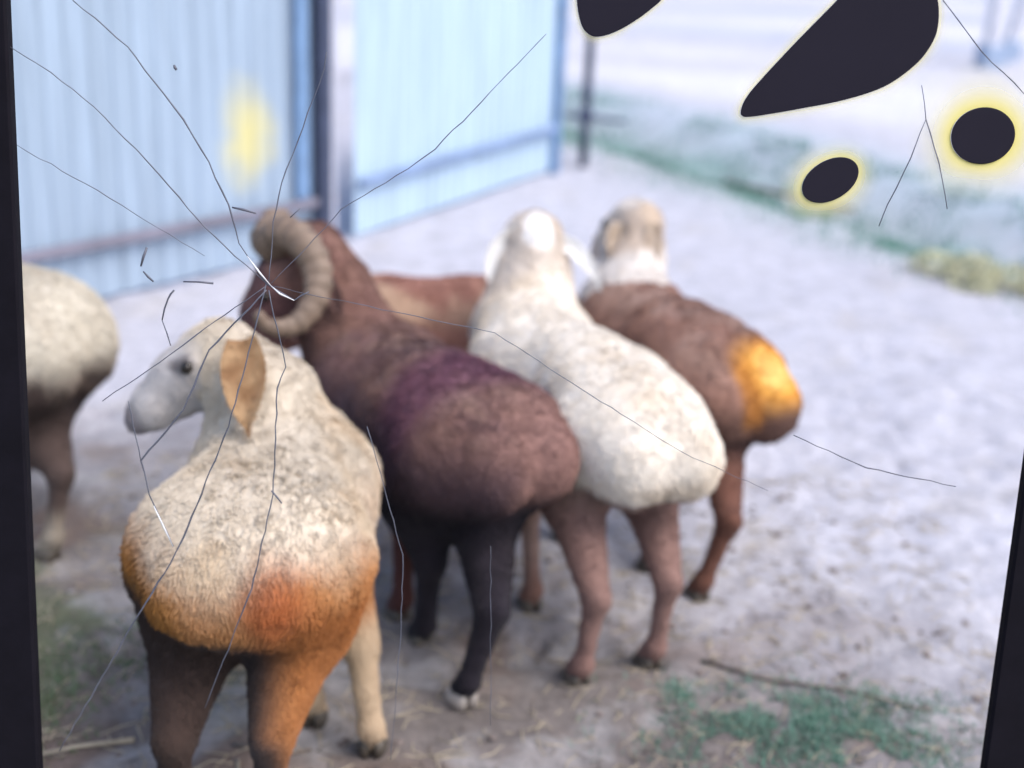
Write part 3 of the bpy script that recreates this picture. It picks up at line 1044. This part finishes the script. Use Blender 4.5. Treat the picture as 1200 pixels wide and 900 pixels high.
def col_white(V, rn, I):
    z, y, x = V[:, 2], V[:, 1], V[:, 0]
    c = np.tile(np.array([.84, .78, .70]), (len(V), 1))
    c = mixc(c, (.66, .56, .44), smooth(.52, .75, I['n1']) * .55)
    c = mixc(c, (.60, .46, .28), smooth(.10, .2, -x) * smooth(-.1, -.3, y) * smooth(.62, .5, z) * .5)
    legs = has(rn, 'hleg', 'fleg')
    c = mixc(c, (.36, .215, .175), legs * smooth(.52, .44, z) * .92)
    c = mixc(c, (.44, .29, .24), legs * smooth(.36, .28, z) * smooth(.45, .6, I['n1']) * .8)
    c = mixc(c, (.22, .10, .07), legs * smooth(.2, .08, z) * .7)
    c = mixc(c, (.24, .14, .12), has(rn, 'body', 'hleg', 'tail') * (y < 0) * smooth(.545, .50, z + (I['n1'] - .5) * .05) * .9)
    c = mixc(c, (.60, .47, .33), has(rn, 'body', 'tail') * smooth(.62, .55, z) * smooth(.35, .6, I['n1']) * .5)
    c = mixc(c, (.46, .37, .32), has(rn, 'neck') * smooth(.0, .1, y - I['half']) * .45)
    c = mixc(c, (.80, .78, .77), has(rn, 'head') * .95)
    return c * (.96 + .08 * I['n2'][:, None])

def col_yellow(V, rn, I):
    z, y, x = V[:, 2], V[:, 1], V[:, 0]
    c = np.tile(np.array([.30, .165, .125]), (len(V), 1))
    c = mixc(c, (.42, .30, .25), smooth(.60, .74, z) * smooth(.35, .6, I['n1']) * .6)
    h = I['half']
    d = np.sqrt(((x - .09) / .14) ** 2 + ((y + h + .23) / .16) ** 2 + ((z - .645) / .105) ** 2)
    c = mixc(c, (.13, .07, .055), smooth(.60, .52, z + (I['n1'] - .5) * .06) * (y < -h * .5) * .9)
    c = mixc(c, (.74, .36, .05), smooth(1.25, .45, d + (I['n1'] - .5) * .5))  # screen's glow put into the wool colour over the rump
    c = mixc(c, (.82, .58, .20), smooth(.8, .3, d + (I['n2'] - .5) * .4) * .8)
    c = mixc(c, (.42, .17, .03), smooth(.05, .02, np.abs(x + .02)) * smooth(.12, .05, np.abs(z - .60)) * (y < -h) * .8)
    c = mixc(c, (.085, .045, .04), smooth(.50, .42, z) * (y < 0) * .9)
    legs = has(rn, 'hleg', 'fleg')
    c = mixc(c, (.15, .065, .045), legs * smooth(.45, .35, z) * .9)
    c = mixc(c, (.74, .70, .66), has(rn, 'neck') * .9)
    c = mixc(c, (.66, .58, .50), has(rn, 'head'))
    q = I['head']
    c = mixc(c, (.40, .27, .17), has(rn, 'head', 'neck') * smooth(.075, .03, q[:, 2]) * smooth(.13, .09, -q[:, 2] ) * smooth(.05, -.03, q[:, 1]) * .5)
    return c * (.94 + .12 * I['n2'][:, None])

def col_red(V, rn, I):
    c = np.tile(np.array([.30, .145, .11]), (len(V), 1))
    c = mixc(c, (.50, .36, .25), smooth(.52, .60, V[:, 2]) * smooth(.35, .6, I['n1']) * .7)
    c = mixc(c, (.20, .10, .08), has(rn, 'hleg', 'fleg') * smooth(.45, .3, V[:, 2]) * .8)
    return c * (.94 + .12 * I['n2'][:, None])

def col_grey(V, rn, I):
    z, y, x = V[:, 2], V[:, 1], V[:, 0]
    c = np.tile(np.array([.60, .55, .46]), (len(V), 1))
    c = mixc(c, (.44, .38, .30), smooth(.45, .7, I['n1']) * .5)
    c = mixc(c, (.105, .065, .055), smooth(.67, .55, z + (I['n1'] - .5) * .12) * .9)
    c = mixc(c, (.085, .058, .052), has(rn, 'hleg', 'fleg') * smooth(.66, .56, z) * .95)
    c = mixc(c, (.36, .31, .25), has(rn, 'hleg', 'fleg') * smooth(.2, .1, z) * .8)
    return c * (.94 + .12 * I['n2'][:, None])

TAN = ((.24, .125, .055), (.40, .25, .13))
SOFT = ((.44, .35, .27), (.56, .47, .39))
CREAM = ((.62, .56, .50), (.72, .66, .60))
WHITE = ((.80, .79, .78), (.84, .83, .82))
BROWN = ((.11, .06, .055), (.18, .10, .09))
M_HORN = simple('grey_horn', (.19, .135, .10), .55, var=.35, scale=28, bmp=.4)
M_HORN_WHITE = simple('white_horn', (.80, .79, .78), .5, var=.06, scale=24, bmp=.3)

make_sheep(dict(seed=1, label='cream sheep with rust-orange rump in front, pale face turned left, tan ear hanging',
    thigh=1.08, hip=(-.53, 2.52), shoulder=(-.52, 2.85), w=.172, front=.95, peak=.56, top=.80, topf=.765, belly=.475,
    hl=(-.672, 2.30), hr=(-.47, 2.31), fl=(-.455, 2.74), fr=(-.295, 2.63),
    neck=[(-.545, 2.77, .665), (-.575, 2.84, .80)], neck_r=[.175, .12],
    head=(-.695, 2.88, .89), face=(-.86, -.30, -.50), crown=(-.35, 0, 1), hs=.94,
    ear_l=dict(root=(-0.603, 2.760, 0.979), tip=(-0.554, 2.565, 0.830), width=.085, cup=.35, face=(.05, -1, .1)),
    ear_col=TAN, colour=col_orange, tail=.75, tail_dz=.02, cleft=.14, fibres=110000, leg=1.0, wool=.26, fibre=.42))
make_sheep(dict(seed=2, label='dark brown ram with a big curled grey horn and black legs',
    hip=(-.10, 3.17), shoulder=(-.41, 3.62), w=.18, top=.785, topf=.75, belly=.46,
    hl=(-.215, 3.12), hr=(-.082, 2.85), fl=(-.46, 3.62), fr=(-.285, 3.25), pale_hoof=('hr',),
    neck=[(-.46, 3.68, .64), (-.55, 3.72, .82), (-.60, 3.70, .93)], neck_r=[.16, .115, .095],
    head=(-.665, 3.62, .87), face=(-.50, -.35, -.78), crown=(-.6, 0, .75), hs=.98,
    ear_l=dict(root=(-.56, 3.60, .92), tip=(-.49, 3.55, .80), width=.05, face=(.2, -1, 0), col=BROWN),
    ear_r=0, ear_col=BROWN, colour=col_ram, horn_mat=M_HORN,
    horns=[([(-.71, 3.60, .98), (-.66, 3.57, 1.03), (-.60, 3.53, 1.02), (-.555, 3.50, .955), (-.552, 3.46, .88), (-.60, 3.42, .815), (-.665, 3.38, .815), (-.695, 3.36, .86), (-.655, 3.35, .895)][:8], .052),
           ([(-.74, 3.70, .98), (-.72, 3.78, 1.02), (-.69, 3.84, .98), (-.69, 3.86, .90), (-.73, 3.85, .84)], .04)],
    tail=.9, tail_dz=.02, cleft=.04, fibres=90000, wool=.25, fibre=.3, leg=.95))
make_sheep(dict(seed=3, label='white sheep with brown-pink legs facing away, beside the dark ram',
    hip=(.285, 3.27), shoulder=(.04, 3.86), w=.178, front=1.05, top=.815, topf=.775, belly=.48,
    hl=(.212, 2.96), hr=(.41, 3.06), fl=(.085, 3.34), fr=(.20, 3.80),
    neck=[(.05, 3.93, .68), (.05, 4.04, .80)], neck_r=[.165, .115],
    head=(.045, 4.09, .905), face=(-.15, .80, -.5), hs=1.1,
    ear_l=dict(root=(.005, 4.05, .955), tip=(-.06, 3.98, .75), width=.068, droop=(-.035, 0, .02), face=(-.1, -1, .1)),
    ear_r=dict(root=(.10, 4.06, .935), tip=(.262, 3.99, .795), width=.046, droop=(.015, 0, .03), face=(.2, -1, .3)),
    ear_col=WHITE, colour=col_white, tail=1.0, tail_dz=.0, cleft=.06, fibres=90000, wool=.3, fibre=.38, leg=.78))
make_sheep(dict(seed=4, label='reddish-brown sheep with cream head and yellow glow painted on rump, rightmost of the flock',
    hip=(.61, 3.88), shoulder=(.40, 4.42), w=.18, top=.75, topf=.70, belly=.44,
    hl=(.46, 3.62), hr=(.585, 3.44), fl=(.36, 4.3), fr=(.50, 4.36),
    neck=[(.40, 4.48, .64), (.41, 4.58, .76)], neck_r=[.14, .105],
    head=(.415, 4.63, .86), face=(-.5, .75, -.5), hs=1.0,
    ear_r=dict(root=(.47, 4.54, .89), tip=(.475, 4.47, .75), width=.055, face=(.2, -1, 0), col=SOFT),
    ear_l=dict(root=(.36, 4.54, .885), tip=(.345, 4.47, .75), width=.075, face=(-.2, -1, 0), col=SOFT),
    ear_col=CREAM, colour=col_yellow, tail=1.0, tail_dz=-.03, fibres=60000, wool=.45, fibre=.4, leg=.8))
make_sheep(dict(seed=5, label='reddish-brown sheep mostly hidden between the dark ram and the white sheep',
    hip=(.02, 4.50), shoulder=(-.52, 4.46), w=.19, top=.655, topf=.65, belly=.34,
    hl=(.0, 4.40), hr=(.03, 4.60), fl=(-.48, 4.38), fr=(-.48, 4.56),
    neck=[(-.60, 4.46, .52), (-.70, 4.45, .52)], neck_r=[.13, .10],
    head=(-.80, 4.44, .50), face=(-.8, -.1, -.6), hs=.9,
    ear_col=BROWN, colour=col_red, tail=.9, fibres=40000, wool=.3, fibre=.3))
make_sheep(dict(seed=6, label='pale greyish sheep with dark brown legs at the left, cut off by the frame',
    hip=(-1.51, 3.68), shoulder=(-2.03, 3.88), w=.19, top=.865, topf=.84, belly=.47,
    hl=(-1.50, 3.56), hr=(-1.37, 3.52), fl=(-2.04, 3.77), fr=(-1.98, 3.97),
    neck=[(-2.14, 3.92, .72), (-2.25, 3.96, .84)], neck_r=[.15, .11],
    head=(-2.32, 3.98, .92), face=(-.8, .2, -.5), hs=1.0,
    ear_col=CREAM, colour=col_grey, tail=.75, thigh=1.45, fibres=60000, wool=.5, fibre=.45, leg=.85))

# ------------------------------------------------------------------ sticks on the ground
stick([(-.62, 2.62, .0), (-.50, 2.60, .005), (-.44, 2.635, .0)], .007, M_WOOD, 'dark broken stick under the belly of the orange-rumped sheep')
stick([(-.60, 2.56, 0), (-.575, 2.44, .01), (-.52, 2.36, .005), (-.44, 2.31, 0)], .0045, M_STRAW, 'long pale curved stem between the hind legs of the orange-rumped sheep', 'dry_stem')
stick([(-.86, 2.62, 0), (-.98, 2.58, .006), (-1.10, 2.52, 0)], .006, M_STRAW, 'pale stem lying left of the orange-rumped sheep', 'dry_stem')
stick([(.55, 3.10, 0), (.72, 3.02, .004), (.92, 2.97, 0), (1.10, 2.88, 0)], .0055, M_WOOD, 'long dark crooked stick on the pale dirt above the grass patch')
stick([(1.62, 10.3, .03), (1.95, 9.9, .06), (2.45, 9.45, .02)], .022, M_WOOD, 'dead branch lying on the far verge behind the sheep')

# ------------------------------------------------------------------ cracked panel in a black frame
LEAN = math.radians(6.6)
panel = empty('cracked_screen', (0, 1.9, 0))
panel.rotation_euler = (-LEAN, 0, 0)
props(panel, 'black-framed cracked screen with dark ink blots and thin fracture lines', 'cracked screen')
def bar(name, x0, x1, z0, z1, y0=-.012, y1=.014):
    mb = MB()
    mb.box(((x0 + x1) / 2, (y0 + y1) / 2, (z0 + z1) / 2), (x1 - x0, y1 - y0, z1 - z0), 0, .004)
    return mb.build(name, M_BLACK, panel)
bar('side_rail', -.930, -.8100, 0, 2.22)
bar('side_rail', .8635, .985, 0, 2.22)
bar('top_rail', -.8098, .8633, 2.10, 2.22)
bar('bottom_rail', -.8098, .8633, .10, .22)
CRACKS=[[(-0.8103, 1.6814), (-0.7473, 1.6451), (-0.6815, 1.5953), (-0.6152, 1.5316), (-0.5617, 1.4731), (-0.521, 1.4271), (-0.4593, 1.3676), (-0.4107, 1.3278)],
[(-0.71, 1.7566), (-0.6252, 1.6895), (-0.5859, 1.6391), (-0.5396, 1.5817), (-0.4995, 1.5165), (-0.4685, 1.45), (-0.4523, 1.3888), (-0.4079, 1.3252)],
[(-0.8061, 1.5298), (-0.6988, 1.4738), (-0.6039, 1.4192), (-0.5079, 1.3654)],
[(-0.4079, 1.3252), (-0.4177, 1.2852), (-0.4318, 1.2275), (-0.4707, 1.0799), (-0.5492, 0.8797), (-0.5719, 0.8322), (-0.6483, 0.7023), (-0.7756, 0.4671)],
[(-0.3132, 1.6966), (-0.317, 1.6705), (-0.3498, 1.5768), (-0.3834, 1.4879), (-0.397, 1.4258), (-0.3997, 1.3703), (-0.4038, 1.3282)],
[(0.0286, 1.7374), (-0.1389, 1.5527), (-0.1816, 1.5199), (-0.2871, 1.4513), (-0.3553, 1.3723), (-0.3996, 1.3255)],
[(-0.4079, 1.3209), (-0.5091, 1.2454), (-0.566, 1.1997), (-0.6379, 1.1456), (-0.6814, 1.1143)],
[(-0.4079, 1.3139), (-0.5024, 1.2098), (-0.5461, 1.1059), (-0.6194, 1.0133), (-0.6062, 0.9536), (-0.567, 0.8635)],
[(-0.6386, 1.1163), (-0.6194, 1.0133)],
[(-0.4037, 1.3141), (-0.3753, 1.1868), (-0.3893, 1.1498), (-0.3933, 1.0389), (-0.3961, 0.9635), (-0.4326, 0.7919), (-0.5159, 0.5628)],
[(-0.3996, 1.3213), (-0.2008, 1.288), (-0.0318, 1.2601), (0.1134, 1.1731), (0.2909, 1.0709), (0.4394, 1.0105)],
[(0.6387, 1.815), (0.7075, 1.7412), (0.7823, 1.6795)],
[(0.6207, 1.6855), (0.6335, 1.6335), (0.6614, 1.5682), (0.6838, 1.4948)],
[(0.6335, 1.6335), (0.6089, 1.5524), (0.5877, 1.4974), (0.5778, 1.4628)],
[(-0.2392, 1.0907), (-0.2084, 0.9875), (-0.1736, 0.8667), (-0.1731, 0.7253), (-0.1854, 0.4796)],
[(-0.6124, 1.3439), (-0.602, 1.3751)],
[(-0.6084, 1.3357), (-0.592, 1.3196)],
[(-0.5792, 1.2565), (-0.5687, 1.2925), (-0.5587, 1.307)],
[(-0.5792, 1.2565), (-0.5658, 1.2141)],
[(-0.5432, 1.3218), (-0.4944, 1.3212)],
[(-0.5532, 1.6653), (-0.5493, 1.6577)],
[(-0.4631, 1.4462), (-0.4245, 1.4383)],
[(-0.3695, 1.4339), (-0.353, 1.4497)],
[(0.4734, 1.1091), (0.5552, 1.0759), (0.6, 1.0586), (0.7536, 1.0328)],
[(-0.0239, 0.8893), (-0.0105, 0.5547)],
[(-0.4079, 1.3238), (-0.4385, 1.3686)],
[(-0.3815, 0.949), (-0.399, 0.9709)],
[(-0.4079, 1.3252), (-0.3618, 1.2991), (-0.3382, 1.3143)]]
BLOTS=[[(0.0735, 1.8411), (0.0736, 1.7905), (0.0822, 1.7551), (0.0951, 1.7403), (0.1112, 1.7371), (0.1373, 1.746), (0.1667, 1.7639), (0.1919, 1.7842), (0.2079, 1.8014), (0.2336, 1.848)],
[(0.341, 1.6338), (0.3474, 1.6538), (0.3666, 1.6808), (0.4148, 1.7387), (0.4722, 1.8039), (0.5217, 1.8604), (0.5998, 1.8662), (0.6288, 1.8209), (0.6357, 1.774), (0.625, 1.7402), (0.6018, 1.7107), (0.561, 1.6802), (0.5029, 1.658), (0.4373, 1.642), (0.3844, 1.6304), (0.3552, 1.6252), (0.3444, 1.626)],
[(0.5324, 1.5584), (0.5355, 1.552), (0.5364, 1.5446), (0.5351, 1.5365), (0.5318, 1.5283), (0.5264, 1.5202), (0.5193, 1.5127), (0.5109, 1.5063), (0.5016, 1.5011), (0.4917, 1.4975), (0.482, 1.4956), (0.4727, 1.4956), (0.4645, 1.4975), (0.4577, 1.5011), (0.4526, 1.5063), (0.4496, 1.5127), (0.4487, 1.5202), (0.45, 1.5283), (0.4535, 1.5365), (0.4589, 1.5446), (0.466, 1.552), (0.4744, 1.5584), (0.4837, 1.5635), (0.4934, 1.5671), (0.5031, 1.5689), (0.5123, 1.5689), (0.5205, 1.5671), (0.5273, 1.5635)],
[(0.774, 1.6276), (0.7766, 1.618), (0.7766, 1.608), (0.7742, 1.5983), (0.7693, 1.5893), (0.7623, 1.5814), (0.7535, 1.5751), (0.7433, 1.5706), (0.7322, 1.5683), (0.7208, 1.5682), (0.7097, 1.5703), (0.6995, 1.5745), (0.6906, 1.5806), (0.6836, 1.5883), (0.6787, 1.5972), (0.6762, 1.6069), (0.6762, 1.6168), (0.6787, 1.6265), (0.6837, 1.6354), (0.6907, 1.6432), (0.6995, 1.6494), (0.7097, 1.6538), (0.7207, 1.6561), (0.7319, 1.6563), (0.7429, 1.6542), (0.7531, 1.6501), (0.7619, 1.644), (0.769, 1.6364)]]

THICK = {1: 1.5, 3: 1.5, 7: 1.6, 9: 1.3, 0: 1.2, 15: 2.2, 16: 1.8, 17: 1.8, 19: 1.8, 21: 1.8, 26: 1.8, 27: 1.6, 20: 2.5, 10: .7, 2: .7, 5: .8, 24: .6, 14: .8}
for ci, c in enumerate(CRACKS):
    P = []
    for i in range(len(c) - 1):
        (ax, az), (bx, bz) = c[i], c[i + 1]
        L = math.hypot(bx - ax, bz - az)
        k = max(2, int(L / .02))
        for j in range(k):
            t = j / k
            w = .0012 if 0 < j else 0
            P.append((ax + (bx - ax) * t + random.uniform(-w, w), random.uniform(-.0006, .0006), az + (bz - az) * t + random.uniform(-w, w)))
    P.append((c[-1][0], 0, c[-1][1]))
    n = len(P)
    rad = [.0009 * THICK.get(ci, 1.0) * (.5 + .5 * min(1, (1 if ci not in (0, 1) else .4 + i / n))) * (.55 + .55 * math.sin(math.pi * min(1, .15 + .8 * i / n))) * random.uniform(.75, 1.25) for i in range(n)]
    mb = MB(); mb.tube(P, rad, 5)
    mb.build('crack', M_CRACK, panel, True)

for c in ([(-.4385, 1.3686), (-.418, 1.342), (-.3996, 1.3213)], [(-.3996, 1.3213), (-.385, 1.309), (-.3618, 1.2991)], [(-.5985, .935), (-.582, .897), (-.567, .8635)]):
    mb = MB(); mb.tube([(x, -.0015, z) for x, z in c], [.0008, .0018, .0007], 5)  # thin shards whose white colour stands in for glints
    mb.build('glint_shard', M_GLINT, panel, True)
def halo_mat():
    m, nt, b = new_mat('yellow_glow')
    b.inputs['Base Color'].default_value = (.80, .70, .22, 1)  # glow round the blots, painted as a fading yellow colour
    b.inputs['Roughness'].default_value = .8
    a = N(nt, 'ShaderNodeAttribute', attribute_name='tint')
    tr = N(nt, 'ShaderNodeBsdfTransparent')
    ms = N(nt, 'ShaderNodeMixShader')
    nt.links.new(a.outputs['Fac'], ms.inputs[0])
    nt.links.new(tr.outputs[0], ms.inputs[1])
    nt.links.new(b.outputs[0], ms.inputs[2])
    nt.links.new(ms.outputs[0], nt.nodes['Material Output'].inputs[0])
    return m
M_HALO = halo_mat()
def smooth_loop(pts, sub=5):
    n, out = len(pts), []
    for i in range(n):
        a, b, c, d = [np.array(pts[(i + k - 1) % n]) for k in range(4)]
        for k in range(sub):
            t = k / sub
            out.append(.5 * (2 * b + (c - a) * t + (2 * a - 5 * b + 4 * c - d) * t * t + (3 * b - a - 3 * c + d) * t ** 3))
    return np.array(out)
def blot(pts, halo, strength):
    p = smooth_loop(pts, 5 if len(pts) < 20 else 2)
    n = len(p)
    mid = p.mean(0)
    nr = np.roll(p, -1, 0) - np.roll(p, 1, 0)
    nr = np.stack([nr[:, 1], -nr[:, 0]], 1)
    nr /= np.linalg.norm(nr, axis=1)[:, None]
    if ((p - mid) * nr).sum() < 0: nr = -nr
    # lens-shaped solid: rim, two raised rings, front and back
    vs, fs = [], []
    rings = [(-.0012, .004), (-.0011, .001), (0, 0), (.0011, .001), (.0012, .004)]
    for y, ins in rings:
        for q, d in zip(p, nr): vs.append((q[0] - d[0] * ins, y, q[1] - d[1] * ins))
    for r_ in range(len(rings) - 1):
        for i in range(n):
            fs.append((r_ * n + i, r_ * n + (i + 1) % n, (r_ + 1) * n + (i + 1) % n, (r_ + 1) * n + i))
    fs += [tuple(range(n)), tuple(range((len(rings) - 1) * n, len(rings) * n))[::-1]]
    mb = MB(); mb.add(vs, fs)
    o = mb.build('ink_blot', M_BLOT, panel)
    vs, fs, al = [], [], []
    steps = [(-.002, 1.0), (.12, .85), (.28, .55), (.45, .30), (.7, .11), (1.0, 0.0)]
    for s, k in steps:
        for i, (q, d) in enumerate(zip(p, nr)):
            w = s * halo * (1 if s > 0 else .5) * (.8 + .5 * float(vnoise(np.array([[q[0], q[1], 0]]), 25)[0]))
            vs.append((q[0] + d[0] * w, .0018, q[1] + d[1] * w))
            al.append(k * strength)
    for r_ in range(len(steps) - 1):
        for i in range(n):
            fs.append((r_ * n + i, r_ * n + (i + 1) % n, (r_ + 1) * n + (i + 1) % n, (r_ + 1) * n + i))
    mb = MB(); mb.add(vs, fs)
    h = mb.build('yellow_rim', M_HALO, o)
    ca = h.data.attributes.new('tint', 'FLOAT_COLOR', 'POINT')
    ca.data.foreach_set('color', np.array([(a, a, a, 1) for a in al]).ravel())
    return o
blot(BLOTS[0], .016, .55)
blot(BLOTS[1], .019, .55)
blot(BLOTS[2], .038, .8)
blot(BLOTS[3], .070, 1.0)
